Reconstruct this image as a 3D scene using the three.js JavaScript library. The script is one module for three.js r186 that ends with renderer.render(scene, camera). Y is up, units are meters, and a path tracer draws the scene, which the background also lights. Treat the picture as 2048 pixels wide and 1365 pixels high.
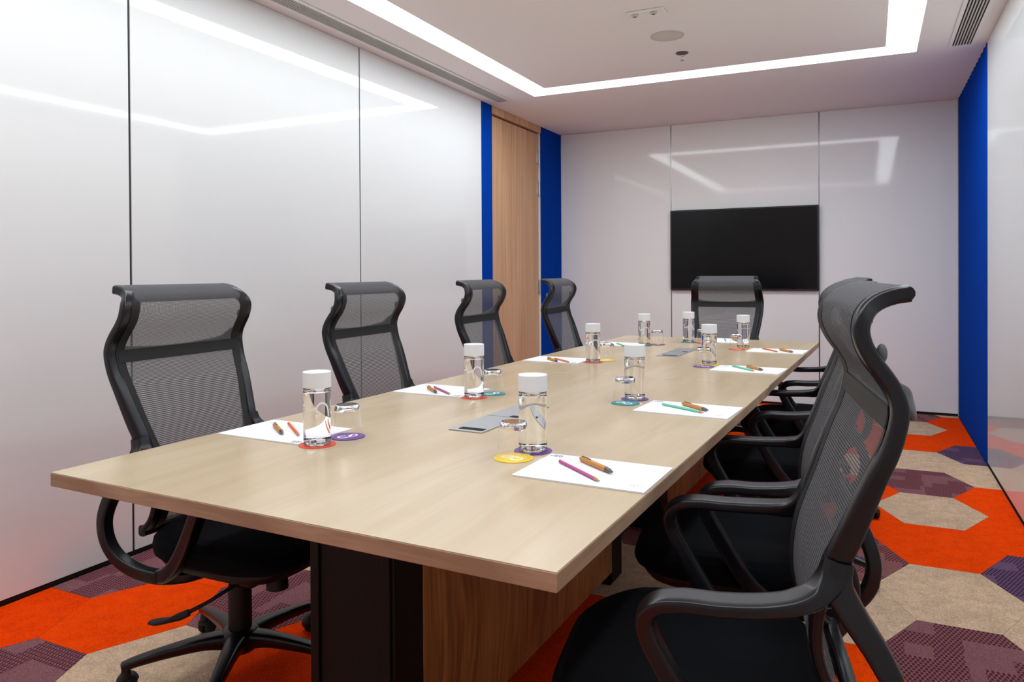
import * as THREE from 'three';
import { RoundedBoxGeometry } from 'three/addons/geometries/RoundedBoxGeometry.js';
import { mergeGeometries } from 'three/addons/utils/BufferGeometryUtils.js';
import { RectAreaLightUniformsLib } from 'three/addons/lights/RectAreaLightUniformsLib.js';

// ---------------------------------------------------------------- camera, light, exposure
const scene = new THREE.Scene();
scene.background = new THREE.Color(0x000000);
const renderer = new THREE.WebGLRenderer({ antialias: true });
renderer.toneMapping = THREE.LinearToneMapping;
renderer.toneMappingExposure = 1.28;
renderer.shadowMap.enabled = true;
RectAreaLightUniformsLib.init();

const FOCAL = 1491.9, W = 2048, H = 1365;                 // pixels of the photograph
const camera = new THREE.PerspectiveCamera(2 * Math.atan(H / 2 / FOCAL) * 180 / Math.PI, W / H, 0.05, 60);
{
  const yaw = 25.687 * Math.PI / 180, pitch = -0.463 * Math.PI / 180, roll = -0.333 * Math.PI / 180;
  const F = new THREE.Vector3(-Math.sin(yaw) * Math.cos(pitch), Math.sin(pitch), -Math.cos(yaw) * Math.cos(pitch));
  const R = new THREE.Vector3(Math.cos(yaw), 0, -Math.sin(yaw));
  const U = R.clone().cross(F);
  camera.position.set(0, 1.19, 0);
  camera.up.copy(U.multiplyScalar(Math.cos(roll)).addScaledVector(R, -Math.sin(roll)));
  camera.lookAt(camera.position.clone().add(F));
  camera.setViewOffset(W, H, 0, 125, W, H);                // shifted lens: the horizon sits above the middle
}
scene.add(camera);

// room box (metres): x from the glass wall with the door to the fluted wall, z from the screen wall to the wall behind
const XL = -2.817, XR = 0.637, ZB = -7.014, ZF = 0.9, HC = 2.573, T = 0.1;
const RING = { x0: -2.38, x1: 0.262, xi0: -2.208, xi1: 0.086, z0: -5.374, z1: -0.75, zi0: -5.168, zi1: -0.95 };
const LIGHT = 8.6, LIGHT_COLOR = new THREE.Color(0.90, 0.985, 1.05);
const STRIPS = [                                            // the four runs of the ceiling light: x, z, width, length
  [(RING.x0 + RING.xi0) / 2, (RING.z0 + RING.z1) / 2, RING.xi0 - RING.x0, RING.z1 - RING.z0],
  [(RING.x1 + RING.xi1) / 2, (RING.z0 + RING.z1) / 2, RING.x1 - RING.xi1, RING.z1 - RING.z0],
  [(RING.xi0 + RING.xi1) / 2, (RING.z0 + RING.zi0) / 2, RING.xi1 - RING.xi0, RING.zi0 - RING.z0],
  [(RING.xi0 + RING.xi1) / 2, (RING.z1 + RING.zi1) / 2, RING.xi1 - RING.xi0, RING.z1 - RING.zi1],
];
for (const [x, z, w, l] of STRIPS) {
  const lamp = new THREE.RectAreaLight(LIGHT_COLOR, LIGHT, w, l);
  lamp.position.set(x, HC + 0.004, z); lamp.rotation.x = -Math.PI / 2; lamp.castShadow = true;
  lamp.name = 'ceiling_light_run'; scene.add(lamp);
}

// ---------------------------------------------------------------- helpers
let seed = 7;
const rnd = () => { seed = (seed * 1664525 + 1013904223) >>> 0; return seed / 4294967296; };
const hash = (x, y) => { let h = (x * 374761393 + y * 668265263) | 0; h = Math.imul(h ^ (h >>> 13), 1274126177); return ((h ^ (h >>> 16)) >>> 0) / 4294967296; };
const smooth = t => t * t * (3 - 2 * t), clamp = (v, a = 0, b = 1) => Math.min(b, Math.max(a, v)), lerp = (a, b, t) => a + (b - a) * t;
function vnoise(x, y, px = 0, py = 0) {                     // value noise, periodic when px/py are given
  const xi = Math.floor(x), yi = Math.floor(y), fx = smooth(x - xi), fy = smooth(y - yi);
  const m = (v, q) => q ? ((v % q) + q) % q : v;
  const g = (a, b) => hash(m(a, px), m(b, py));
  return lerp(lerp(g(xi, yi), g(xi + 1, yi), fx), lerp(g(xi, yi + 1), g(xi + 1, yi + 1), fx), fy);
}
const taken = new Map();
function numbered(name) { const n = taken.get(name) || 0; taken.set(name, n + 1); return n ? `${name}_${String(n).padStart(3, '0')}` : name; }
function mesh(name, geo, mat, parent) {
  const m = new THREE.Mesh(geo, mat); m.name = name; m.castShadow = m.receiveShadow = true; (parent || scene).add(m); return m;
}
function thing(name, label, category, x = 0, y = 0, z = 0, turn = 0, group) {
  const g = new THREE.Group(); g.name = numbered(name); g.position.set(x, y, z); g.rotation.y = turn;
  g.userData = { label, category }; if (group) g.userData.group = group; scene.add(g); return g;
}
function single(name, geo, mat, label, category, group) {
  const m = mesh(numbered(name), geo, mat); m.userData = { label, category }; if (group) m.userData.group = group; return m;
}
function struct(name, label, category) { const g = new THREE.Group(); g.name = name; g.userData = { kind: 'structure', label, category }; scene.add(g); return g; }
function copyOf(root, name, label, group, x, y, z, turn) {
  const c = root.clone(); c.name = numbered(name); c.userData = { ...root.userData, label, group };
  c.position.set(x, y, z); c.rotation.y = turn; scene.add(c); return c;
}
function planarUV(geo, along = false) {                                    // uv in metres from the face each triangle points along
  const g = geo.index ? geo.toNonIndexed() : geo, p = g.attributes.position, uv = new Float32Array(p.count * 2);
  const a = new THREE.Vector3(), b = new THREE.Vector3(), c = new THREE.Vector3();
  for (let i = 0; i < p.count; i += 3) {
    a.fromBufferAttribute(p, i); b.fromBufferAttribute(p, i + 1); c.fromBufferAttribute(p, i + 2);
    const n = b.clone().sub(a).cross(c.clone().sub(a)), ax = Math.abs(n.x), ay = Math.abs(n.y), az = Math.abs(n.z);
    for (let k = 0; k < 3; k++) {
      const x = p.getX(i + k), y = p.getY(i + k), z = p.getZ(i + k);
      const [u, v] = ay >= ax && ay >= az ? [x, z] : ax >= az ? [z, y] : [x, y];
      const swap = along && ay < Math.max(ax, az);               // grain along the edge instead of up it
      uv[(i + k) * 2] = swap ? v : u; uv[(i + k) * 2 + 1] = swap ? u : v;
    }
  }
  g.setAttribute('uv', new THREE.BufferAttribute(uv, 2)); return g;
}
const at = (g, x, y, z) => g.translate(x, y, z);
function box(x0, x1, y0, y1, z0, z1, r = 0, seg = 2) {
  const w = Math.abs(x1 - x0), h = Math.abs(y1 - y0), d = Math.abs(z1 - z0);
  const g = r ? new RoundedBoxGeometry(w, h, d, seg, Math.min(r, w / 2, h / 2, d / 2)) : new THREE.BoxGeometry(w, h, d);
  return at(g, (x0 + x1) / 2, (y0 + y1) / 2, (z0 + z1) / 2);
}
function merge(list) {
  return mergeGeometries(list.map(g => { const n = g.index ? g.toNonIndexed() : g.clone(); for (const k of Object.keys(n.attributes)) if (!['position', 'normal', 'uv'].includes(k)) n.deleteAttribute(k); return n; }));
}
function grid(nu, nv, f, flip = false) {                    // parametric sheet
  const pos = [], uv = [], idx = [];
  for (let j = 0; j <= nv; j++) for (let i = 0; i <= nu; i++) { const q = f(i / nu, j / nv); pos.push(q[0], q[1], q[2]); uv.push(q[3] ?? i / nu, q[4] ?? j / nv); }
  for (let j = 0; j < nv; j++) for (let i = 0; i < nu; i++) {
    const a = j * (nu + 1) + i, b = a + 1, c = a + nu + 1, d = c + 1;
    flip ? idx.push(a, b, c, b, d, c) : idx.push(a, c, b, b, c, d);
  }
  const g = new THREE.BufferGeometry();
  g.setAttribute('position', new THREE.Float32BufferAttribute(pos, 3)); g.setAttribute('uv', new THREE.Float32BufferAttribute(uv, 2)); g.setIndex(idx); g.computeVertexNormals(); return g;
}
// bar swept through points [x, y, z, halfAcross, halfDeep]; the bar's "across" axis stays near the given direction
function bar(points, { side = new THREE.Vector3(1, 0, 0), steps = 36, corners = 12, power = 3.2, taperEnds = false } = {}) {
  const curve = new THREE.CatmullRomCurve3(points.map(p => new THREE.Vector3(p[0], p[1], p[2])), false, 'centripetal');
  const n = points.length - 1, pos = [], idx = [];
  const lens = [0]; for (let i = 1; i <= n; i++) lens.push(lens[i - 1] + new THREE.Vector3(...points[i].slice(0, 3)).distanceTo(new THREE.Vector3(...points[i - 1].slice(0, 3))));
  const rings = [];
  for (let s = 0; s <= steps; s++) {
    const t = s / steps * n, i = Math.min(n - 1, Math.floor(t)), f = t - i;
    const c = curve.getPoint(s / steps), d = curve.getTangent(s / steps);
    const across = side.clone().addScaledVector(d, -side.dot(d)).normalize(), deep = d.clone().cross(across).normalize();
    const w = lerp(points[i][3], points[i + 1][3], f), h = lerp(points[i][4], points[i + 1][4], f);
    const ring = [];
    for (let k = 0; k < corners; k++) {
      const a = (k + 0.5) / corners * Math.PI * 2, ca = Math.cos(a), sa = Math.sin(a);
      const x = Math.sign(ca) * Math.pow(Math.abs(ca), 2 / power) * w, y = Math.sign(sa) * Math.pow(Math.abs(sa), 2 / power) * h;
      ring.push(c.clone().addScaledVector(across, x).addScaledVector(deep, y));
    }
    rings.push(ring);
  }
  rings.forEach(r => r.forEach(v => pos.push(v.x, v.y, v.z)));
  for (let s = 0; s < steps; s++) for (let k = 0; k < corners; k++) {
    const a = s * corners + k, b = s * corners + (k + 1) % corners, c = a + corners, d = b + corners;
    idx.push(a, b, c, b, d, c);
  }
  for (const [s, fl] of [[0, true], [steps, false]]) {
    const m = new THREE.Vector3(); rings[s].forEach(v => m.add(v)); m.multiplyScalar(1 / corners);
    const o = pos.length / 3; pos.push(m.x, m.y, m.z); rings[s].forEach(v => pos.push(v.x, v.y, v.z));
    for (let k = 0; k < corners; k++) { const a = o + 1 + k, b = o + 1 + (k + 1) % corners; fl ? idx.push(o, b, a) : idx.push(o, a, b); }
  }
  const g = new THREE.BufferGeometry();
  g.setAttribute('position', new THREE.Float32BufferAttribute(pos, 3)); g.setIndex(idx);
  g.setAttribute('uv', new THREE.Float32BufferAttribute(new Float32Array(pos.length / 3 * 2), 2)); g.computeVertexNormals(); return g;
}
const lathe = (pts, seg = 40) => new THREE.LatheGeometry(pts.map(p => new THREE.Vector2(p[0], p[1])), seg);

// ---------------------------------------------------------------- textures
function texture(w, h, f, { srgb = true, repeat = [1, 1] } = {}) {
  const d = new Uint8Array(w * h * 4);
  for (let y = 0; y < h; y++) for (let x = 0; x < w; x++) { const c = f(x, y), o = (y * w + x) * 4; d[o] = clamp(c[0], 0, 255); d[o + 1] = clamp(c[1], 0, 255); d[o + 2] = clamp(c[2], 0, 255); d[o + 3] = 255; }
  const t = new THREE.DataTexture(d, w, h, THREE.RGBAFormat); t.wrapS = t.wrapT = THREE.RepeatWrapping; t.magFilter = THREE.LinearFilter; t.minFilter = THREE.LinearMipmapLinearFilter; t.generateMipmaps = true;
  if (srgb) t.colorSpace = THREE.SRGBColorSpace; t.repeat.set(...repeat); t.needsUpdate = true; return t;
}
// wood running along v (texture height); repeat in metres
function woodMap(base, dark, { w = 512, h = 1024, sizeU = 0.6, sizeV = 1.2, lines = 60, contrast = 1, mottle = 0.3, swirl = 0.5 }) {
  return texture(w, h, (x, y) => {
    const u = x / w, v = y / h;
    const warp = (vnoise(u * 6, v * 3, 6, 3) - 0.5) * swirl * 0.12 + (vnoise(u * 2, v * 2 + 9, 2, 0) - 0.5) * swirl * 0.1;
    const g1 = vnoise((u + warp) * lines, v * 4, lines, 4), g2 = vnoise((u + warp * 0.5) * lines * 3.7 | 0 ? (u + warp * 0.5) * Math.round(lines * 3.7) : 0, v * 14, Math.round(lines * 3.7), 14);
    const m = vnoise(u * 7 + 3, v * 5, 7, 5) * 0.6 + vnoise(u * 19, v * 9, 19, 9) * 0.4;
    const k = clamp(0.5 + ((g1 - 0.5) * 0.9 + (g2 - 0.5) * 0.55) * contrast + (m - 0.5) * mottle);
    return [0, 1, 2].map(i => lerp(base[i], dark[i], k));
  }, { repeat: [1 / sizeU, 1 / sizeV] });
}
const maple = woodMap([210, 191, 160], [195, 170, 134], { sizeU: 0.63, sizeV: 2.03, lines: 26, contrast: 0.5, mottle: 1.0, swirl: 1.6 });
const mapleEdge = woodMap([192, 163, 134], [163, 132, 105], { sizeU: 0.5, sizeV: 0.5, lines: 30, contrast: 1.0, mottle: 0.3, swirl: 0.2, w: 256, h: 256 });
const oak = woodMap([226, 184, 143], [196, 150, 112], { sizeU: 0.51, sizeV: 2.5, lines: 70, contrast: 1.0, mottle: 0.45, swirl: 0.35 });
const baseWood = woodMap([188, 128, 72], [140, 86, 42], { sizeU: 0.6, sizeV: 0.9, lines: 44, contrast: 1.1, mottle: 0.5, swirl: 1.1 });

function carpetPlain(r, g, b, k) {
  return texture(256, 256, (x, y) => { const n = hash(x + k * 91, y) * 0.5 + vnoise(x / 3, y / 3, 86, 86) * 0.3 + vnoise(x / 22, y / 22, 12, 12) * 0.2, m = 0.74 + n * 0.52; return [r * m, g * m, b * m]; }, { repeat: [2.5, 2.5] });
}
function carpetRib(a, b, c, k) {                             // ribbed tile with plain heathered blocks in it
  return texture(512, 512, (x, y) => {
    const cy = Math.floor(y / 86), cx = Math.floor((x + hash(cy, k) * 200) / (70 + 60 * hash(cy + 3, k))), block = hash(cx + 13 * k, cy * 7 + 2) > 0.7;
    const n = hash(x + 17 * k, y), row = y / 512 * 34, stag = (Math.floor(row) % 2) * 0.5;
    const rib = Math.pow(0.5 + 0.5 * Math.cos((x / 512 * 40 + stag) * 2 * Math.PI), 1.2) * 0.75 + 0.25 * (0.5 + 0.5 * Math.cos(row * 2 * Math.PI));
    const t = block ? 0.35 + n * 0.5 : clamp(rib * 0.9 + (n - 0.5) * 0.5), col = block && n > 0.45 ? c : b;
    return [0, 1, 2].map(i => lerp(a[i], col[i], t));
  }, { repeat: [1.85, 1.85] });
}
const fluff = texture(256, 256, (x, y) => { const n = hash(x, y) * 0.6 + vnoise(x / 4, y / 4, 64, 64) * 0.4; return [n * 255, n * 255, n * 255]; }, { srgb: false, repeat: [2.5, 2.5] });
const carpetMat = map => new THREE.MeshPhysicalMaterial({ map, roughness: 1, specularIntensity: 0.1, bumpMap: fluff, bumpScale: 0.003 });
const CARPET = {
  O: [carpetMat(carpetPlain(255, 72, 2, 1)), carpetMat(carpetPlain(252, 68, 2, 2))],
  B: [carpetMat(carpetPlain(210, 180, 152, 3)), carpetMat(carpetPlain(206, 177, 150, 4))],
  P: [carpetMat(carpetRib([70, 26, 32], [178, 122, 120], [190, 140, 134], 1)), carpetMat(carpetRib([66, 28, 38], [170, 118, 122], [184, 138, 138], 5))],
  V: [carpetMat(carpetRib([46, 26, 54], [140, 112, 142], [154, 126, 148], 9))],
};
// woven chair mesh: holes in the alpha
const netAlpha = texture(64, 64, (x, y) => {
  const u = (x / 64 * 8) % 1, v = (y / 64 * 8) % 1, thread = Math.max(Math.abs(u - 0.5) > 0.28 ? 1 : 0, Math.abs(v - 0.5) > 0.20 ? 1 : 0), a = thread ? 255 : 0; return [a, a, a];
}, { srgb: false });

// ---------------------------------------------------------------- materials
const std = (o) => new THREE.MeshStandardMaterial(o), phy = (o) => new THREE.MeshPhysicalMaterial(o);
const M = {
  glassWall: phy({ color: new THREE.Color().setRGB(0.79, 0.805, 0.805), roughness: 0.05, specularIntensity: 0.7 }),
  backPanel: phy({ color: new THREE.Color().setRGB(0.90, 0.925, 0.915), roughness: 0.06, specularIntensity: 0.5 }),
  plaster: std({ color: new THREE.Color().setRGB(0.86, 0.86, 0.85), roughness: 0.9 }),
  ceiling: std({ color: new THREE.Color().setRGB(0.90, 0.89, 0.87), roughness: 0.95 }),
  blue: phy({ color: new THREE.Color().setRGB(0.001, 0.048, 0.37), roughness: 0.85, specularIntensity: 0.05 }),
  plinth: std({ color: 0x150d0c, roughness: 0.8 }),
  steel: std({ color: 0xd3d4d5, metalness: 1, roughness: 0.42 }),
  seam: std({ color: 0x8b8c8e, metalness: 1, roughness: 0.3 }),
  darkSeam: std({ color: 0x2a2a2a, roughness: 0.7 }),
  oak: std({ map: oak, roughness: 0.55 }),
  maple: phy({ map: maple, roughness: 0.34, clearcoat: 0.35, clearcoatRoughness: 0.22 }),
  mapleEdge: std({ map: mapleEdge, roughness: 0.5 }),
  baseWood: std({ map: baseWood, roughness: 0.5 }),
  blackSteel: phy({ color: 0x050404, roughness: 0.5, specularIntensity: 0.5 }),
  alu: std({ color: 0xb4b7ba, metalness: 0.85, roughness: 0.42 }),
  brush: std({ color: 0x0b0b0d, roughness: 0.9 }),
  white: std({ color: 0xf3f3f1, roughness: 0.5 }),
  grille: std({ color: 0xc9c8c2, roughness: 0.6 }),
  slot: std({ color: 0x111110, roughness: 0.9 }),
  led: std({ color: 0xffffff, emissive: new THREE.Color(1.0, 0.985, 0.96), emissiveIntensity: 1.6, roughness: 0.8 }),
  plastic: phy({ color: 0x080c13, roughness: 0.31, specularIntensity: 0.9 }),
  plasticMatt: std({ color: 0x08090a, roughness: 0.6 }),
  greyPlastic: std({ color: 0x5f666a, roughness: 0.45 }),
  fabric: phy({ color: 0x06080d, roughness: 1, specularIntensity: 0.3, sheen: 0.06, sheenColor: new THREE.Color(0.25, 0.3, 0.42), sheenRoughness: 0.6 }),
  net: std({ color: 0x5a5a5d, roughness: 0.85, alphaMap: netAlpha, transparent: true, side: THREE.DoubleSide }),
  chrome: std({ color: 0xd8d8d8, metalness: 1, roughness: 0.12 }),
  screen: phy({ color: 0x020307, roughness: 0.22, specularIntensity: 0.5 }),
  bezel: std({ color: 0x0b0b0d, roughness: 0.4 }),
  clear: phy({ color: 0xffffff, transmission: 1, thickness: 0.02, ior: 1.5, roughness: 0 }),
  pane: phy({ color: 0xffffff, transmission: 1, thickness: 0, ior: 1.5, roughness: 0, side: THREE.DoubleSide }),
  water: phy({ color: 0xffffff, transmission: 1, thickness: 0.07, ior: 1.36, roughness: 0 }),
  cap: std({ color: 0xe9eaec, roughness: 0.45 }),
  print: std({ color: 0xf4f4f4, roughness: 0.6 }),
  bamboo: std({ color: 0xc98a42, roughness: 0.5 }),
  pencilWood: std({ color: 0xc49a6c, roughness: 0.7 }),
  graphite: std({ color: 0x2a2a2c, roughness: 0.5 }),
  penGrip: std({ color: 0x6d6c70, metalness: 0.7, roughness: 0.35 }),
  paperEdge: std({ color: 0xe9ebf1, roughness: 0.8 }),
};

// ---------------------------------------------------------------- room shell
// floor: a slab with one carpet tile per hexagon
{
  const floor = struct('floor', 'floor of hexagonal carpet tiles in orange, beige, plum and purple', 'floor');
  mesh('floor_slab', box(XL - T, XR + T, -0.12, -0.006, ZB - T, ZF + T), M.plinth, floor);
  const PX = 0.372, PZ = 0.5405, fl = 0.123, tip = PX - fl, hh = PZ / 2, gap = 0.0006;
  const known = {
    '0': { 1: 'P', 0: 'B', [-1]: 'O', [-2]: 'B', [-3]: 'P', [-4]: 'B', [-5]: 'O', [-6]: 'B', [-7]: 'P', 2: 'B' },
    '1': { 0: 'B', [-1]: 'V', [-2]: 'O', [-3]: 'O', [-4]: 'B', [-5]: 'V', [-6]: 'O', [-7]: 'O', 1: 'P' },
    '-1': { 1: 'O', 0: 'B', [-1]: 'P', [-2]: 'O', [-3]: 'O', [-4]: 'B', [-5]: 'O', [-6]: 'O', 2: 'P' },
    '-2': { 0: 'P', [-2]: 'P', [-1]: 'O', [-5]: 'B', [-4]: 'O', [-3]: 'B' },
    '-3': { 1: 'O', 0: 'B', [-1]: 'P', [-2]: 'O', [-5]: 'O', [-6]: 'O' },
    '-5': { 2: 'O', 3: 'O', 1: 'P' },
    '-6': { 3: 'B', 2: 'P', 4: 'B' },
    '-7': { 2: 'O', 3: 'P', 1: 'O' },
    '-8': { 2: 'P', 3: 'O' },
  };
  const clip = (poly, axis, lim, keepLess) => {
    const out = [], inside = p => keepLess ? p[axis] <= lim : p[axis] >= lim;
    poly.forEach((p, i) => {
      const q = poly[(i + 1) % poly.length];
      if (inside(p)) out.push(p);
      if (inside(p) !== inside(q)) { const t = (lim - p[axis]) / (q[axis] - p[axis]); out.push([lerp(p[0], q[0], t), lerp(p[1], q[1], t)]); }
    });
    return out;
  };
  for (let c = -9; c <= 1; c++) for (let k = -9; k <= 8; k++) {
    const cx = 0.262 + c * PX, cz = (c % 2 === 0 ? -3.14 : -2.87) + k * PZ;
    let poly = [[cx - tip, cz], [cx - fl, cz - hh], [cx + fl, cz - hh], [cx + tip, cz], [cx + fl, cz + hh], [cx - fl, cz + hh]].map(([x, z]) => [cx + (x - cx) * (1 - gap / 0.25), cz + (z - cz) * (1 - gap / 0.27)]);
    for (const [ax, lim, less] of [[0, XL + 0.001, false], [0, XR - 0.001, true], [1, ZB + 0.001, false], [1, ZF - 0.001, true]]) { poly = clip(poly, ax, lim, less); if (poly.length < 3) break; }
    const area = poly.reduce((s, p, i) => { const q = poly[(i + 1) % poly.length]; return s + p[0] * q[1] - q[0] * p[1]; }, 0);
    if (poly.length < 3 || Math.abs(area) < 0.004) continue;
    const kind = known[c]?.[k] ?? 'OBPOPB'[Math.floor(hash(c + 40, k + 60) * 6)], list = CARPET[kind], mat = list[Math.floor(hash(c + 9, k + 31) * list.length)];
    const shape = new THREE.Shape(poly.map(([x, z]) => new THREE.Vector2(x - cx, -(z - cz))));
    const g = planarUV(new THREE.ExtrudeGeometry(shape, { depth: 0.006, bevelEnabled: false }).rotateX(-Math.PI / 2).translate(0, -0.006, 0));
    const m = mesh('carpet_tile', g, mat, floor); m.position.set(cx, 0, cz);
  }
}
// ceiling: border and centre panels with the recess of the light between them
{
  const ceil = struct('ceiling', 'flat warm white ceiling with a recessed ring of light', 'ceiling');
  const y0 = HC, y1 = HC + 0.08, R = RING;
  mesh('ceiling_border', merge([box(XL - T, R.x0, y0, y1, ZB - T, ZF + T), box(R.x1, XR + T, y0, y1, ZB - T, ZF + T), box(R.x0, R.x1, y0, y1, ZB - T, R.z0), box(R.x0, R.x1, y0, y1, R.z1, ZF + T)]), M.ceiling, ceil);
  mesh('ceiling_centre', box(R.xi0, R.xi1, y0, y1, R.zi0, R.zi1), M.ceiling, ceil);
  mesh('ceiling_deck', box(XL - T, XR + T, y1, y1 + 0.06, ZB - T, ZF + T), M.plaster, ceil);
}
// glass wall with the door
const DOOR0 = -5.493, DOOR1 = -6.512, GL = -5.308;
{
  const wall = struct('wall_left', 'glossy white glass wall with a flush oak door and blue strips', 'wall');
  mesh('wall_core', merge([box(XL - T - 0.06, XL - 0.012, 0, HC, ZF, DOOR0), box(XL - T - 0.06, XL - 0.012, 0, HC, DOOR1, ZB - T), box(XL - T - 0.06, XL - 0.08, 0, HC, DOOR0, DOOR1)]), M.plaster, wall);
  const seams = [ZF, -0.568, -2.144, -3.720, GL], half = 0.0055;
  for (let i = 0; i + 1 < seams.length; i++) mesh('glass_panel', box(XL - 0.012, XL, 0.02, HC - 0.001, seams[i] - half, seams[i + 1] + half, 0.0015, 1), M.glassWall, wall);
  for (let i = 1; i + 1 < seams.length; i++) mesh('seam_strip', box(XL - 0.012, XL - 0.004, 0.02, HC - 0.001, seams[i] - half, seams[i] + half), M.darkSeam, wall);
  mesh('blue_strip', box(XL - 0.012, XL - 0.001, 0.02, HC - 0.001, GL - half, DOOR0), M.blue, wall);
  const n = 4, w = (DOOR1 - ZB) / n;                          // vertical blue boards between the door and the corner
  for (let i = 0; i < n; i++) mesh('blue_board', box(XL - 0.012, XL - 0.001, 0.02, HC - 0.001, DOOR1 - i * w - 0.001, DOOR1 - (i + 1) * w + 0.001, 0.002, 1), M.blue, wall);
  mesh('plinth', merge([box(XL - 0.012, XL - 0.008, 0, 0.02, ZF, DOOR0), box(XL - 0.012, XL - 0.008, 0, 0.02, DOOR1, ZB)]), M.plinth, wall);
  const door = struct('door_1', 'tall flush oak veneer door with steel hinges between blue strips', 'door');
  mesh('door_leaf', planarUV(box(XL - 0.07, XL - 0.028, 0.008, 2.50, DOOR0 - 0.006, DOOR1 + 0.012, 0.002, 1)), M.oak, door);
  mesh('door_header', planarUV(box(XL - 0.08, XL - 0.004, 2.512, HC - 0.002, DOOR0, DOOR1, 0.002, 1)), M.oak, door);
  mesh('door_stop', box(XL - 0.08, XL - 0.045, 2.50, 2.512, DOOR0, DOOR1), M.darkSeam, door);
  for (const y of [2.28, 1.985, 1.055, 0.25]) {
    const h = mesh('hinge', new THREE.CylinderGeometry(0.008, 0.008, 0.13, 12), M.steel, door); h.position.set(XL - 0.016, y, DOOR1 + 0.014);
    mesh('hinge_leaf', box(-0.012, -0.008, -0.05, 0.05, 0, 0.035), M.steel, h);
  }
}
// screen wall
{
  const wall = struct('wall_back', 'white gloss panel wall with steel seams around the screen', 'wall');
  mesh('wall_core', box(XL - T, XR + T, 0, HC, ZB - T, ZB - 0.012), M.plaster, wall);
  const s = [XL, -1.700, -0.404, XR], h = 0.005;
  for (const [x0, x1, y0, y1] of [[s[0], s[1] - h, 0.02, HC - 0.001], [s[2] + h, s[3], 0.02, HC - 0.001], [s[1] + h, s[2] - h, 1.766, HC - 0.001], [s[1] + h, s[2] - h, 0.02, 1.014]])
    mesh('gloss_panel', box(x0, x1, y0, y1, ZB - 0.012, ZB, 0.0015, 1), M.backPanel, wall);
  for (const x of [s[1], s[2]]) mesh('seam_strip', box(x - h, x + h, 0.02, HC - 0.001, ZB - 0.012, ZB - 0.002), M.seam, wall);
  mesh('plinth', box(XL, XR, 0, 0.02, ZB - 0.012, ZB - 0.008), M.plinth, wall);
}
// fluted blue wall and glass on the other side
{
  const wall = struct('wall_right', 'white glass wall that ends in fluted blue boards', 'wall'), end = -5.317;
  mesh('wall_core', box(XR + 0.012, XR + T, 0, HC, ZB - T, ZF), M.plaster, wall);
  const seams = [end, -3.74, -2.16, -0.58, ZF];
  for (let i = 0; i + 1 < seams.length; i++) mesh('glass_panel', box(XR, XR + 0.012, 0.02, HC - 0.001, seams[i] + 0.003, seams[i + 1] - 0.003, 0.0015, 1), M.glassWall, wall);
  const n = 14, w = (end - ZB) / n;
  for (let i = 0; i < n; i++) {                                // boards with rounded faces
    const z0 = ZB + i * w, pts = [];
    for (let k = 0; k <= 6; k++) { const a = k / 6; pts.push(new THREE.Vector2(0.008 - Math.sin(a * Math.PI) * 0.006, lerp(0.003, w - 0.003, a))); }
    const sh = new THREE.Shape([...pts, new THREE.Vector2(0.012, w - 0.002), new THREE.Vector2(0.012, 0.002)]);
    const g = new THREE.ExtrudeGeometry(sh, { depth: HC - 0.002, bevelEnabled: false }).rotateX(-Math.PI / 2);   // shape y -> -z
    const m = mesh('fluted_board', g, M.blue, wall); m.position.set(XR - 0.002, 0.001, z0 + w);
  }
  mesh('plinth', box(XR + 0.008, XR + 0.012, 0, 0.02, end, ZF), M.plinth, wall);
}
{
  const wall = struct('wall_front', 'plain warm white wall behind the viewer', 'wall');
  mesh('wall_core', box(XL - T, XR + T, 0, HC, ZF, ZF + T), M.plaster, wall);
}

// ---------------------------------------------------------------- ceiling fittings
{
  const l = thing('ceiling_light', 'rectangular ring of white light recessed in the ceiling', 'light', 0, HC, 0);
  for (const [x, z, w, d] of STRIPS) mesh('light_diffuser', box(x - w / 2, x + w / 2, 0.008, 0.02, z - d / 2, z + d / 2), M.led, l);
}
function diffuser(x0, x1, z0, z1, label) {
  const g = thing('air_diffuser', label, 'air vent', (x0 + x1) / 2, HC, (z0 + z1) / 2, 0, 'linear ceiling diffusers'), hw = (x1 - x0) / 2, hl = (z1 - z0) / 2, rim = 0.02, y0 = -0.007, y1 = -0.001;
  mesh('frame', merge([box(-hw, -hw + rim, y0, y1, -hl, hl), box(hw - rim, hw, y0, y1, -hl, hl), box(-hw + rim, hw - rim, y0, y1, -hl, -hl + rim), box(-hw + rim, hw - rim, y0, y1, hl - rim, hl)]), M.white, g);
  mesh('backing', box(-hw + rim, hw - rim, -0.0015, -0.001, -hl + rim, hl - rim), M.slot, g);
  const n = 6, p = (2 * hw - 2 * rim) / (n + 0.5);
  for (let i = 0; i < n; i++) { const x = -hw + rim + p * (i + 0.75); mesh('blade', box(x - p * 0.24, x + p * 0.24, y0, -0.002, -hl + rim, hl - rim), M.grille, g); }
}
diffuser(0.432, 0.572, -5.345, -0.4, 'white slot air diffuser in ceiling along the fluted blue wall side');
diffuser(-2.735, -2.595, -5.42, -0.4, 'white slot air diffuser in ceiling along the door wall');
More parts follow.
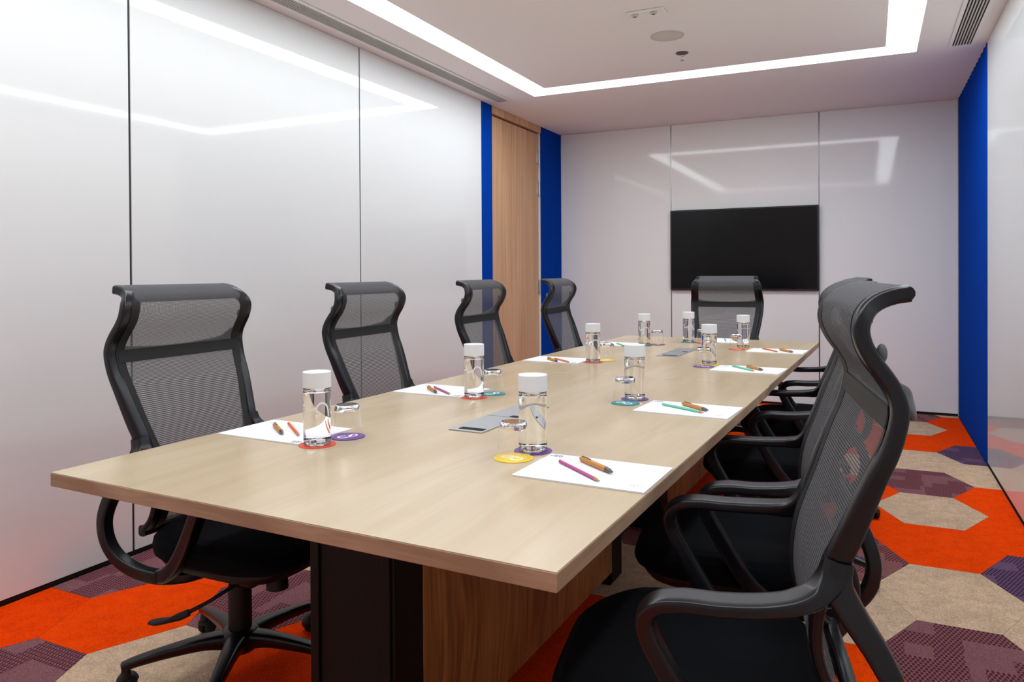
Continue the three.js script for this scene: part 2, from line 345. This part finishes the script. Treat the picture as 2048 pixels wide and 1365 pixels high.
{
  const g = thing('emergency_light', 'small white rectangular ceiling plate with two spotlights', 'light', -1.075, HC, -3.907);
  mesh('plate', box(-0.102, 0.102, -0.014, -0.0005, -0.054, 0.054, 0.005), M.white, g);
  for (const x of [-0.055, 0.045]) { const s = mesh('spot_ring', at(lathe([[0.0, -0.012], [0.012, -0.014], [0.017, -0.010], [0.020, 0], [0, 0]], 24), x, -0.012, 0.028), M.grille, g); mesh('spot_lens', at(lathe([[0, -0.015], [0.008, -0.0145], [0.010, -0.012], [0, -0.012]], 16), x, -0.012, 0.028), M.greyPlastic, s); }
  const sp = thing('ceiling_speaker', 'round pale grey speaker grille flush in the ceiling', 'speaker', -1.073, HC, -4.345);
  mesh('grille', lathe([[0, -0.005], [0.085, -0.0045], [0.089, -0.003]], 48), std({ color: 0xd2cfc8, roughness: 0.8 }), sp);
  mesh('rim', lathe([[0.088, -0.0005], [0.088, -0.006], [0.096, -0.004], [0.097, -0.0005]], 48), M.grille, sp);
  const sk = thing('sprinkler', 'chrome pendant fire sprinkler under the ceiling', 'sprinkler', -1.073, HC, -4.729);
  mesh('escutcheon', lathe([[0.012, -0.014], [0.034, -0.008], [0.040, -0.001], [0.012, -0.001]], 32), M.penGrip, sk);
  mesh('body', lathe([[0, -0.001], [0.011, -0.001], [0.011, -0.022], [0.007, -0.026], [0.0, -0.026]], 20), M.chrome, sk);
  for (const s of [-1, 1]) mesh('frame_arm', bar([[s * 0.006, -0.024, 0, 0.0022, 0.0022], [s * 0.010, -0.034, 0, 0.0022, 0.0022], [s * 0.004, -0.045, 0, 0.0022, 0.0022]], { side: new THREE.Vector3(0, 0, 1), steps: 8, corners: 6 }), M.chrome, sk);
  mesh('deflector', lathe([[0, -0.044], [0.004, -0.046], [0.014, -0.047], [0.014, -0.049], [0, -0.049]], 20), M.chrome, sk);
}
// wall screen
{
  const g = thing('wall_screen', 'large black flat screen mounted flush in the white panel wall', 'television', -1.052, 1.018, ZB);
  mesh('housing', box(-0.646, 0.646, 0, 0.744, -0.009, 0.045, 0.004), M.bezel, g);
  mesh('display', box(-0.634, 0.634, 0.014, 0.732, 0.040, 0.0455), M.screen, g);
}

// ---------------------------------------------------------------- tables
const TY = -0.0331;                                          // the tables stand slightly askew in the room
const onTable = (x, z) => [x * Math.cos(TY) + z * Math.sin(TY), z * Math.cos(TY) - x * Math.sin(TY)];
const TOP = 0.74, TXC = -1.0905, THW = 0.6325;
function table(z0, z1, label, xoff) {
  const zc = (z0 + z1) / 2, hl = Math.abs(z1 - z0) / 2 - 0.0015, [x, z] = onTable(TXC + xoff, zc);
  const g = thing('conference_table', label, 'table', x, 0, z, TY, 'conference tables joined end to end');
  mesh('tabletop', planarUV(box(-THW + 0.001, THW - 0.001, TOP - 0.002, TOP, -hl + 0.001, hl - 0.001, 0.001, 1)), M.maple, g);
  mesh('edge_band', planarUV(box(-THW, THW, TOP - 0.032, TOP - 0.0015, -hl, hl, 0.002, 2), true), M.mapleEdge, g);
  for (const s of [-1, 1]) {                                  // black pedestals with oak boards between them
    const p = mesh('pedestal', box(-0.12, 0.12, 0.012, TOP - 0.032, s * 0.625, s * 0.735, 0.004), M.blackSteel, g);
    for (const q of [-1, 1]) mesh('pedestal_rib', box(q * 0.10 - 0.012, q * 0.10 + 0.012, 0.012, TOP - 0.034, s * 0.735, s * 0.742, 0.002), M.blackSteel, p);
    mesh('foot', box(-0.11, 0.11, 0, 0.012, s * 0.635, s * 0.725), M.blackSteel, g);
    mesh('side_panel', planarUV(box(s * 0.102, s * 0.120, 0.055, TOP - 0.032, -0.624, 0.624, 0.002, 1)), M.baseWood, g);
  }
}
table(-1.015, -3.057, 'pale maple conference table half away from the wall screen', 0);
table(-3.057, -5.055, 'pale maple conference table half beside the wall screen', -0.004);
function hatch(x, z, label) {
  const [wx, wz] = onTable(x, z), g = thing('power_hatch', label, 'cable hatch', wx, TOP, wz, TY, 'aluminium table hatches');
  mesh('cover', box(-0.056, 0.056, 0, 0.004, -0.225, 0.225, 0.0015, 1), M.alu, g);
  mesh('brush_slot', box(-0.030, 0.048, 0.0035, 0.0048, 0.186, 0.212), M.brush, g);
  mesh('lid_joint', box(-0.055, 0.055, 0.0036, 0.0043, -0.002, 0), M.darkSeam, g);
  mesh('finger_notch', box(0.022, 0.050, 0.0035, 0.0048, -0.026, -0.002), M.brush, g);
}
hatch(-1.096, -2.03, 'aluminium cable hatch in the tabletop half away from the screen');
hatch(-1.103, -4.10, 'aluminium cable hatch in the tabletop half beside the screen');

// ---------------------------------------------------------------- chairs
// local frame: origin on the floor under the column, +z is where the sitter faces; s is measured from the back, z = s - S0
const S0 = 0.2;
const PROFILE = [[-0.061, 1.157], [-0.042, 1.154], [-0.020, 1.146], [-0.003, 1.134], [0.008, 1.118], [0.012, 1.100], [0.008, 1.080], [-0.003, 1.057], [-0.019, 1.034], [-0.033, 1.010], [-0.040, 0.983], [-0.036, 0.950], [-0.026, 0.915], [-0.011, 0.880], [0.008, 0.830], [0.026, 0.780], [0.044, 0.735], [0.060, 0.690], [0.070, 0.640], [0.072, 0.590], [0.062, 0.540], [0.040, 0.495], [0.008, 0.462]];
const profileCurve = new THREE.CatmullRomCurve3(PROFILE.map(([s, y]) => new THREE.Vector3(0, y, s - S0)), false, 'centripetal');
const halfWidth = y => y > 0.98 ? lerp(0.237, 0.226, clamp((y - 0.98) / 0.12)) - 0.029 * smooth(clamp((y - 1.10) / 0.055)) : lerp(0.165, 0.237, smooth(clamp((y - 0.45) / 0.53)));
function alongProfile(t) { const c = profileCurve.getPoint(t), d = profileCurve.getTangent(t), n = new THREE.Vector3(0, d.z, -d.y); return { c, n }; }
function profileT(y) { let a = 0.05, b = 1; for (let i = 0; i < 40; i++) { const m = (a + b) / 2; profileCurve.getPoint(m).y > y ? a = m : b = m; } return (a + b) / 2; }
function makeChair() {
  const g = new THREE.Group();
  // back
  const N = PROFILE.length, rail = s => {
    const pts = PROFILE.map(([q, y], i) => [s * halfWidth(y), y, q - S0, 0.0175, y > 1.1 ? 0.0135 : y > 0.74 ? lerp(0.0130, 0.021, clamp((0.93 - y) / 0.19)) : lerp(0.021, 0.010, clamp((0.74 - y) / 0.06))]);
    return bar(pts, { steps: 80, corners: 16, power: 4 });
  };
  const solidStrip = (t0, t1, thick, shrink, off, nv = 10) => {  // solid band across the back that follows the profile
    const f = (k) => grid(14, nv, (u, v) => { const { c, n } = alongProfile(lerp(t0, t1, v)), w = halfWidth(c.y) - shrink, q = c.clone().addScaledVector(n, off + k * thick / 2); return [lerp(-w, w, u), q.y, q.z]; }, k < 0);
    const edge = (v, k) => grid(14, 1, (u, r) => { const { c, n } = alongProfile(v), w = halfWidth(c.y) - shrink, q = c.clone().addScaledVector(n, off + lerp(-1, 1, r) * thick / 2); return [lerp(-w, w, u), q.y, q.z]; }, k);
    return merge([f(1), f(-1), edge(t0, false), edge(t1, true)]);
  };
  const frame = mesh('back_frame', merge([rail(-1), rail(1), bar([[-0.18, 0.462, 0.008 - S0, 0.014, 0.016], [0, 0.456, 0.004 - S0, 0.014, 0.016], [0.18, 0.462, 0.008 - S0, 0.014, 0.016]], { side: new THREE.Vector3(0, 0, 1), steps: 12 })]), M.plastic, g);
  mesh('headrest_band', merge([solidStrip(0.0, 0.165, 0.020, 0.004, 0.001), bar([[-0.197, 1.157, -0.059 - S0, 0.012, 0.012], [0, 1.159, -0.061 - S0, 0.011, 0.011], [0.197, 1.157, -0.059 - S0, 0.012, 0.012]], { side: new THREE.Vector3(0, 0, 1), steps: 14, power: 2 })]), M.plastic, g);
  mesh('crossbar', solidStrip(profileT(0.985), profileT(0.946), 0.010, 0.014, 0.009, 4), M.plasticMatt, g);
  const net = grid(24, 90, (u, v) => { const { c, n } = alongProfile(lerp(0.004, 0.985, v)), w = halfWidth(c.y) - 0.010, q = c.clone().addScaledVector(n, lerp(0.0135, 0.009, smooth(clamp((v - 0.15) / 0.06)))); const x = lerp(-w, w, u); return [x, q.y, q.z, x / 0.034, v * 0.86 / 0.034]; });
  mesh('mesh_back', net, M.net, g);
  const border = s => grid(3, 80, (u, v) => { const { c, n } = alongProfile(lerp(0.12, 0.985, v)), w = halfWidth(c.y), q = c.clone().addScaledVector(n, 0.0102 + 0.004 * u); return [s * (w - 0.036 + 0.030 * u), q.y, q.z]; }, s > 0);
  mesh('mesh_border', merge([border(-1), border(1)]), M.plasticMatt, g);
  const bracket = mesh('lumbar_bracket', bar([[-0.226, 1.018, -0.026 - S0, 0.012, 0.006], [-0.222, 1.000, -0.050 - S0, 0.016, 0.006], [-0.200, 0.980, -0.064 - S0, 0.019, 0.006], [-0.10, 0.968, -0.070 - S0, 0.018, 0.006], [0, 0.965, -0.071 - S0, 0.018, 0.006], [0.10, 0.968, -0.070 - S0, 0.018, 0.006], [0.200, 0.980, -0.064 - S0, 0.019, 0.006], [0.222, 1.000, -0.050 - S0, 0.016, 0.006], [0.226, 1.018, -0.026 - S0, 0.012, 0.006]], { side: new THREE.Vector3(0, 1, 0.2).normalize(), steps: 48 }), M.greyPlastic, g);
  for (const s of [-1, 1]) mesh('adjuster_knob', at(new THREE.SphereGeometry(0.010, 14, 10).scale(0.8, 1.5, 0.8), s * 0.226, 1.066, -0.018 - S0), M.greyPlastic, bracket);
  // arms: armrest and front strut in one sweep, rear strut in another
  for (const s of [-1, 1]) {
    const fore = [[0.209, 0.735, 0.043, 0.0185, 0.0215], [0.213, 0.708, 0.054, 0.0205, 0.0210], [0.226, 0.686, 0.077, 0.024, 0.017], [0.246, 0.677, 0.112, 0.028, 0.0125], [0.258, 0.672, 0.158, 0.030, 0.0115], [0.264, 0.669, 0.220, 0.030, 0.0115], [0.265, 0.669, 0.284, 0.030, 0.0115], [0.265, 0.660, 0.320, 0.028, 0.0125], [0.264, 0.638, 0.337, 0.025, 0.015], [0.263, 0.608, 0.333, 0.022, 0.016], [0.259, 0.550, 0.304, 0.020, 0.017], [0.253, 0.483, 0.266, 0.018, 0.019], [0.244, 0.422, 0.220, 0.017, 0.020], [0.232, 0.382, 0.168, 0.017, 0.020], [0.216, 0.364, 0.120, 0.016, 0.018]];
    const aft = [[0.209, 0.737, 0.041, 0.0185, 0.0215], [0.211, 0.702, 0.045, 0.0195, 0.0235], [0.221, 0.660, 0.024, 0.021, 0.021], [0.237, 0.612, -0.008, 0.020, 0.019], [0.250, 0.562, -0.033, 0.019, 0.017], [0.257, 0.508, -0.045, 0.018, 0.016], [0.256, 0.452, -0.034, 0.018, 0.016], [0.250, 0.408, 0.000, 0.018, 0.016], [0.238, 0.378, 0.056, 0.018, 0.017], [0.220, 0.364, 0.120, 0.018, 0.018], [0.180, 0.358, 0.175, 0.018, 0.014], [0.120, 0.358, 0.205, 0.018, 0.012]];
    const geo = [fore, aft].map(list => bar(list.map(([x, y, q, a, b]) => [s * x, y, q - S0, a, b]), { steps: 72, corners: 20, power: 5 }));
    mesh('arm', merge(geo), M.plastic, g);
  }
  // seat
  const lay = [[0, 0.488], [0.45, 0.487], [0.80, 0.487], [0.92, 0.481], [0.985, 0.464], [1, 0.444], [0.985, 0.424], [0.93, 0.410], [0.6, 0.406], [0, 0.406]];
  const seat = grid(64, 45, (u, v) => {                       // rounded-square cushion with a dropped front edge
    const t = v * (lay.length - 1), i = Math.min(lay.length - 2, Math.floor(t)), f = t - i, r = lerp(lay[i][0], lay[i + 1][0], f), a = u * Math.PI * 2, c = Math.cos(a), d = Math.sin(a);
    const z = Math.sign(d) * Math.pow(Math.abs(d), 0.46) * 0.245 * r, x = Math.sign(c) * Math.pow(Math.abs(c), 0.46) * 0.25 * r * (1 - 0.08 * smooth(clamp((z - 0.02) / 0.22)) - 0.06 * smooth(clamp((-z - 0.08) / 0.16)));
    const y = lerp(lay[i][1], lay[i + 1][1], f), top = clamp((y - 0.42) / 0.05);
    return [x, y - top * 0.026 * smooth(clamp((z - 0.09) / 0.155)) - top * 0.008 * (1 - r * r), z + 0.285 - S0];
  }, true);
  mesh('seat_cushion', seat, M.fabric, g);
  const rings = [[0.428, 0.222, 0.218, 0.285], [0.404, 0.226, 0.222, 0.285], [0.386, 0.214, 0.210, 0.285], [0.366, 0.160, 0.176, 0.270], [0.346, 0.115, 0.145, 0.245], [0.326, 0.085, 0.115, 0.225], [0.318, 0.0, 0.0, 0.225]];
  mesh('seat_pan', grid(40, 24, (u, v) => { const t = v * (rings.length - 1), i = Math.min(rings.length - 2, Math.floor(t)), f = smooth(t - i), r = rings[i].map((q, k) => lerp(q, rings[i + 1][k], k ? f : t - i)), a = u * Math.PI * 2, c = Math.cos(a), d = Math.sin(a); return [Math.sign(c) * Math.sqrt(Math.abs(c)) * r[1], r[0], Math.sign(d) * Math.sqrt(Math.abs(d)) * r[2] + r[3] - S0]; }), M.plasticMatt, g);
  const mech = mesh('tilt_mechanism', merge([box(-0.075, 0.075, 0.300, 0.350, 0.11 - S0, 0.32 - S0, 0.02, 3), box(-0.13, 0.13, 0.348, 0.370, 0.15 - S0, 0.25 - S0, 0.008)]), M.plasticMatt, g);
  mesh('tension_dial', at(new THREE.CylinderGeometry(0.028, 0.032, 0.05, 20), 0, 0.312, 0.345 - S0), M.plasticMatt, mech);
  const lever = mesh('height_lever', bar([[-0.06, 0.345, 0.12, 0.005, 0.005], [-0.15, 0.335, 0.11, 0.005, 0.005], [-0.20, 0.315, 0.085, 0.005, 0.005], [-0.245, 0.292, 0.045, 0.006, 0.006]], { side: new THREE.Vector3(0, 1, 0), steps: 16, corners: 8, power: 2 }), M.plasticMatt, g);
  mesh('lever_paddle', bar([[-0.236, 0.296, 0.055, 0.009, 0.009], [-0.252, 0.287, 0.035, 0.010, 0.010], [-0.262, 0.281, 0.018, 0.018, 0.007], [-0.275, 0.276, -0.010, 0.023, 0.006], [-0.284, 0.274, -0.035, 0.012, 0.004]], { side: new THREE.Vector3(1, 0, 0.4).normalize(), steps: 18 }), M.plasticMatt, lever);
  mesh('gas_piston', at(new THREE.CylinderGeometry(0.014, 0.014, 0.10, 20), 0, 0.290, 0), M.chrome, g);
  mesh('column_sleeve', lathe([[0, 0.075], [0.034, 0.075], [0.034, 0.262], [0.030, 0.270], [0, 0.270]], 28), M.plasticMatt, g);
  // five-star base with casters
  const base = mesh('star_base', lathe([[0, 0.070], [0.045, 0.070], [0.058, 0.085], [0.058, 0.118], [0.048, 0.132], [0.035, 0.136], [0, 0.136]], 30), M.plastic, g);
  for (let k = 0; k < 5; k++) {
    const a = (12 + 72 * k) * Math.PI / 180, cx = Math.sin(a), cz = Math.cos(a);
    mesh('base_leg', bar([[cx * 0.03, 0.104, cz * 0.03, 0.034, 0.026], [cx * 0.10, 0.108, cz * 0.10, 0.026, 0.020], [cx * 0.20, 0.100, cz * 0.20, 0.020, 0.016], [cx * 0.285, 0.088, cz * 0.285, 0.017, 0.013], [cx * 0.315, 0.080, cz * 0.315, 0.016, 0.012]], { side: new THREE.Vector3(cz, 0, -cx), steps: 20 }), M.plastic, base);
    const px = cx * 0.305, pz = cz * 0.305, turn = a + [0.9, -0.5, 2.2, 1.4, -1.1][k];
    const caster = mesh('caster', at(lathe([[0, 0.045], [0.012, 0.045], [0.014, 0.06], [0.010, 0.078], [0, 0.078]], 14), px, 0, pz), M.plasticMatt, g);
    const hx = Math.sin(turn), hz = Math.cos(turn);
    for (const s of [-1, 1]) {
      const w = new THREE.TorusGeometry(0.017, 0.0105, 8, 20).rotateY(turn + Math.PI / 2), d = new THREE.CylinderGeometry(0.019, 0.019, 0.016, 18).rotateX(Math.PI / 2).rotateY(turn + Math.PI / 2);
      mesh('wheel', merge([w, d]).translate(px + hz * s * 0.0125 - hx * 0.016, 0.0275, pz - hx * s * 0.0125 - hz * 0.016), M.plasticMatt, caster);
    }
    mesh('hood', at(new THREE.SphereGeometry(0.031, 16, 8, 0, Math.PI * 2, 0, Math.PI * 0.42).rotateY(turn), px - hx * 0.016, 0.0275, pz - hz * 0.016), M.plasticMatt, caster);
  }
  return g;
}
const chair0 = makeChair();
// refX, refZ: where the back's reference point stands; dir: heading of the sitter in degrees (0 = +z)
const CHAIRS = [
  [-1.902, -1.645, 91, 'black mesh office chair on the door side, fourth from the wall screen', -0.010],
  [-1.866, -2.525, 92, 'black mesh office chair on the door side, third from the wall screen', -0.016],
  [-1.845, -3.500, 93, 'black mesh office chair on the door side, second from the wall screen', -0.018],
  [-1.802, -4.490, 93, 'black mesh office chair on the door side, first from the wall screen', -0.020],
  [-0.935, -5.480, 2, 'black mesh office chair at the table end in front of the wall screen', -0.014],
  [-0.040, -1.490, -80.5, 'black mesh office chair on the fluted wall side, fourth from the wall screen', -0.003],
  [-0.080, -2.170, -81, 'black mesh office chair on the fluted wall side, third from the wall screen', -0.006],
  [-0.100, -3.200, -82, 'black mesh office chair on the fluted wall side, second from the wall screen', -0.012],
  [-0.090, -4.090, -82, 'black mesh office chair on the fluted wall side, first from the wall screen', -0.015],
];
CHAIRS.forEach(([rx, rz, deg, label, lift]) => {                // lift: how far the gas spring is let down
  const a = deg * Math.PI / 180, x = rx + Math.sin(a) * S0, z = rz + Math.cos(a) * S0, c = chair0.clone();
  c.name = numbered('office_chair'); c.userData = { label, category: 'chair', group: 'black mesh office chairs around the table' };
  for (const part of c.children) if (!['star_base', 'caster', 'column_sleeve', 'gas_piston'].includes(part.name)) part.position.y += lift;
  c.position.set(x, 0, z); c.rotation.y = a; scene.add(c);
});

// ---------------------------------------------------------------- place settings
const COL = { coral: 0xe8523c, purple: 0x6a3b92, yellow: 0xf2cf2e, teal: 0x0f8a8c, maroon: 0x7a3340 };
function drawn(w, h, f) {
  const c = document.createElement('canvas'); c.width = w; c.height = h; const q = c.getContext('2d'); f(q, w, h);
  const t = new THREE.CanvasTexture(c); t.colorSpace = THREE.SRGBColorSpace; t.anisotropy = 8; return t;
}
const css = v => '#' + v.toString(16).padStart(6, '0');
const coasterMat = {};
for (const k of Object.keys(COL)) {
  const top = drawn(256, 256, (q, w, h) => {                 // coloured disc with a white looped mark
    q.fillStyle = css(COL[k]); q.fillRect(0, 0, w, h); q.strokeStyle = '#f6f4f8'; q.lineWidth = 15; q.lineCap = 'round'; q.lineJoin = 'round';
    q.beginPath(); q.arc(92, 128, 34, Math.PI * 0.25, Math.PI * 1.75); q.stroke();
    q.beginPath(); q.moveTo(118, 160); q.lineTo(140, 150); q.lineTo(150, 108); q.stroke();
    q.beginPath(); q.ellipse(182, 118, 22, 34, 0.5, 0, Math.PI * 2); q.stroke();
  });
  coasterMat[k] = [std({ color: COL[k], roughness: 0.6 }), std({ map: top, roughness: 0.55 }), std({ color: COL[k], roughness: 0.6 })];
}
const padPrint = drawn(1024, 720, (q, w, h) => {             // the pad's small mark and faint address lines
  q.fillStyle = '#f4f5fa'; q.fillRect(0, 0, w, h);
  q.strokeStyle = q.fillStyle = '#1f2740'; q.lineWidth = 7; q.lineCap = 'round';
  q.beginPath(); q.arc(40, 66, 13, 0.6, 5.6); q.stroke(); q.strokeRect(62, 54, 20, 24); q.beginPath(); q.arc(112, 66, 13, 0, 6.28); q.stroke();
  q.lineWidth = 12; q.beginPath(); q.moveTo(46, 34); q.lineTo(112, 30); q.stroke();
  q.fillStyle = '#9a9db2'; for (let i = 0; i < 4; i++) q.fillRect(876, 560 + i * 24, [96, 70, 108, 60][i], i === 1 ? 7 : 4);
});
const padTop = std({ map: padPrint, roughness: 0.75 });
const pencilMat = { pink: std({ color: 0xc0508c, roughness: 0.4 }), mint: std({ color: 0x6fd0ac, roughness: 0.45 }), orange: std({ color: 0xf06a35, roughness: 0.45 }) };

// bottle: solid water-filled body, thick base, cap, white print wrapped round the glass
const bottle0 = new THREE.Group();
{
  mesh('base_glass', lathe([[0, 0], [0.031, 0], [0.0345, 0.003], [0.0350, 0.0095], [0, 0.0095]], 48), M.clear, bottle0);
  mesh('water_body', lathe([[0, 0.0100], [0.0352, 0.0100], [0.0358, 0.014], [0.0358, 0.138], [0.0350, 0.141], [0, 0.141]], 48), M.water, bottle0);
  mesh('neck', lathe([[0.0300, 0.1415], [0.0350, 0.1415], [0.0352, 0.150], [0.0300, 0.150]], 40), M.clear, bottle0);
  mesh('cap', lathe([[0, 0.1502], [0.0358, 0.1502], [0.0368, 0.1512], [0.0368, 0.1895], [0.0358, 0.1915], [0, 0.1920]], 48), M.cap, bottle0);
  const wrap = (pts, r = 0.0361) => bar(pts.map(([d, y]) => { const a = d * Math.PI / 180; return [Math.sin(a) * r, y, Math.cos(a) * r, 0.0026, 0.0003]; }), { side: new THREE.Vector3(0, 1, 0), steps: 30, corners: 6, power: 2 });
  const strokes = [[[-52, 0.116], [-46, 0.100], [-40, 0.092], [-24, 0.096], [-10, 0.100]], [[-6, 0.072], [-8, 0.090], [-4, 0.104], [10, 0.112], [24, 0.112], [38, 0.104], [46, 0.088], [48, 0.076]], [[64, 0.118], [62, 0.100], [64, 0.086], [74, 0.080], [86, 0.084]]];
  mesh('printed_mark', merge(strokes.map(s => wrap(s))), M.print, bottle0);
}
const tumblerBase = lathe([[0, 0.0865], [0.020, 0.0868], [0.0285, 0.088], [0.0325, 0.0855], [0.0345, 0.080], [0.0355, 0.072], [0.0340, 0.0705], [0.0300, 0.0735], [0.018, 0.0755], [0, 0.0760]], 56);
const tumblerWall = lathe([[0.0356, 0.0715], [0.0375, 0.055], [0.0398, 0.028], [0.0416, 0.004], [0.0420, 0.0012], [0.0417, 0.0]], 56);
const coasterGeo = new THREE.CylinderGeometry(0.048, 0.048, 0.0016, 56);
const padGeo = new THREE.BoxGeometry(0.303, 0.0035, 0.215);
const pencilParts = [new THREE.CylinderGeometry(0.0042, 0.0042, 0.165, 6), new THREE.CylinderGeometry(0.0010, 0.0042, 0.016, 12), new THREE.ConeGeometry(0.0011, 0.004, 8)];
function pencil(x, z, x2, z2, color, place) {
  const [ax, az] = onTable(x, z), [bx, bz] = onTable(x2, z2);
  const g = thing('pencil', `${color} pencil on the notepad ${place}`, 'pencil', (ax + bx) / 2, TOP + 0.0037 + 0.0040, (az + bz) / 2, Math.atan2(bx - ax, bz - az), 'pencils on the notepads');
  const turn = p => p.clone().rotateX(Math.PI / 2);
  mesh('barrel', turn(pencilParts[0]).translate(0, 0, -0.010), pencilMat[color], g);
  mesh('sharpened_wood', turn(pencilParts[1]).translate(0, 0, 0.0805), M.pencilWood, g);
  mesh('lead', turn(pencilParts[2]).translate(0, 0, 0.0903), M.graphite, g);
}
const penBody = lathe([[0, -0.058], [0.0058, -0.058], [0.0065, -0.055], [0.0065, 0.046], [0.0058, 0.048], [0, 0.048]], 20), penTip = lathe([[0, 0.0482], [0.0057, 0.0482], [0.0052, 0.060], [0.0022, 0.071], [0.0008, 0.0745], [0, 0.0745]], 18), penEnd = lathe([[0, -0.0655], [0.0026, -0.065], [0.0028, -0.0582], [0, -0.0582]], 14), penClip = box(-0.0016, 0.0016, 0.0068, 0.0080, -0.054, -0.018);
function pen(x, z, x2, z2, place) {
  const [ax, az] = onTable(x, z), [bx, bz] = onTable(x2, z2);
  const g = thing('ballpoint_pen', `bamboo ballpoint pen on the notepad ${place}`, 'pen', (ax + bx) / 2, TOP + 0.0037 + 0.0065, (az + bz) / 2, Math.atan2(bx - ax, bz - az), 'bamboo pens on the notepads');
  mesh('barrel', penBody.clone().rotateX(Math.PI / 2), M.bamboo, g); mesh('tip', penTip.clone().rotateX(Math.PI / 2), M.penGrip, g); mesh('push_button', penEnd.clone().rotateX(Math.PI / 2), M.penGrip, g); mesh('clip', penClip.clone(), M.penGrip, g);
}
// table coordinates: pad centre, pad turn, bottle [x, z, coaster], glass [x, z, coaster], pencil, pen
const PLACES = [
  ['at the fourth door-side place from the wall screen', -1.553, -1.576, 180, [-1.362, -1.497, 'coral'], [-1.352, -1.605, 'purple'], [-1.607, -1.645, -1.462, -1.535, 'orange'], [-1.635, -1.613, -1.512, -1.525]],
  ['at the third door-side place from the wall screen', -1.555, -2.392, 180, [-1.366, -2.315, 'coral'], [-1.344, -2.412, 'teal'], [-1.602, -2.416, -1.464, -2.307, 'pink'], [-1.633, -2.408, -1.515, -2.300]],
  ['at the second door-side place from the wall screen', -1.560, -3.487, 180, [-1.364, -3.478, 'coral'], [-1.335, -3.580, 'yellow'], [-1.582, -3.495, -1.446, -3.375, 'orange'], [-1.620, -3.478, -1.505, -3.368]],
  ['at the first door-side place from the wall screen', -1.560, -4.400, 180, [-1.392, -4.400, 'teal'], [-1.335, -4.480, 'maroon'], [-1.564, -4.395, -1.462, -4.250, 'mint'], [-1.640, -4.373, -1.535, -4.262]],
  ['at the table end in front of the wall screen', -1.000, -4.905, 90, [-1.200, -4.715, 'teal'], [-1.105, -4.700, 'coral'], [-1.030, -4.980, -0.985, -4.800, 'mint'], [-0.985, -4.990, -0.925, -4.845]],
  ['at the fourth fluted-side place from the wall screen', -0.613, -1.562, 0, [-0.824, -1.686, 'purple'], [-0.833, -1.597, 'yellow'], [-0.713, -1.598, -0.562, -1.476, 'pink'], [-0.684, -1.640, -0.560, -1.548]],
  ['at the third fluted-side place from the wall screen', -0.615, -2.408, -2, [-0.836, -2.532, 'purple'], [-0.838, -2.436, 'teal'], [-0.703, -2.433, -0.552, -2.345, 'mint'], [-0.655, -2.470, -0.545, -2.378]],
  ['at the second fluted-side place from the wall screen', -0.618, -3.502, -3, [-0.826, -3.640, 'yellow'], [-0.828, -3.535, 'purple'], [-0.700, -3.562, -0.578, -3.425, 'mint'], [-0.642, -3.568, -0.550, -3.462]],
  ['at the first fluted-side place from the wall screen', -0.618, -4.382, -3, [-0.822, -4.490, 'yellow'], [-0.842, -4.400, 'coral'], [-0.705, -4.440, -0.600, -4.290, 'orange'], [-0.610, -4.400, -0.525, -4.292]],
];
PLACES.forEach(([place, px, pz, turn, b, t, pc, pn]) => {
  const [x, z] = onTable(px, pz);
  const pad = single('notepad', padGeo, [M.paperEdge, M.paperEdge, padTop, M.paperEdge, M.paperEdge, M.paperEdge], `white landscape notepad ${place}`, 'notepad', 'white notepads on the table');
  pad.position.set(x, TOP + 0.0019, z); pad.rotation.y = TY + turn * Math.PI / 180;
  for (const [q, what] of [[b, 'bottle'], [t, 'glass']]) {
    const [cx, cz] = onTable(q[0], q[1]);
    const c = single('coaster', coasterGeo, coasterMat[q[2]], `round ${q[2]} coaster under the ${what} ${place}`, 'coaster', 'round coasters on the table');
    c.position.set(cx, TOP + 0.0009 + (what === 'glass' ? 0.0002 : 0), cz); c.rotation.y = 0.4 + q[0] * 3;
  }
  const [bx, bz] = onTable(b[0], b[1]), [gx, gz] = onTable(t[0], t[1]);
  const bo = bottle0.clone(); bo.name = numbered('water_bottle'); scene.add(bo); bo.position.set(bx, TOP + 0.0019, bz);
  bo.rotation.y = Math.atan2(-bx, -bz) + (bx < -0.95 ? -0.1 : 2.7) + 0.2 * hash(Math.round(bz * 100), 3);
  bo.userData = { label: `clear water bottle with white cap ${place}`, category: 'bottle', group: 'water bottles on the table' };
  const tu = thing('glass_tumbler', `clear upturned tumbler ${place}`, 'glass', gx, TOP + 0.0021, gz, 0, 'upturned tumblers on the table');
  mesh('thick_base', tumblerBase, M.clear, tu); mesh('glass_wall', tumblerWall, M.pane, tu);
  pencil(...pc, place); pen(...pn, place);
});

renderer.render(scene, camera);
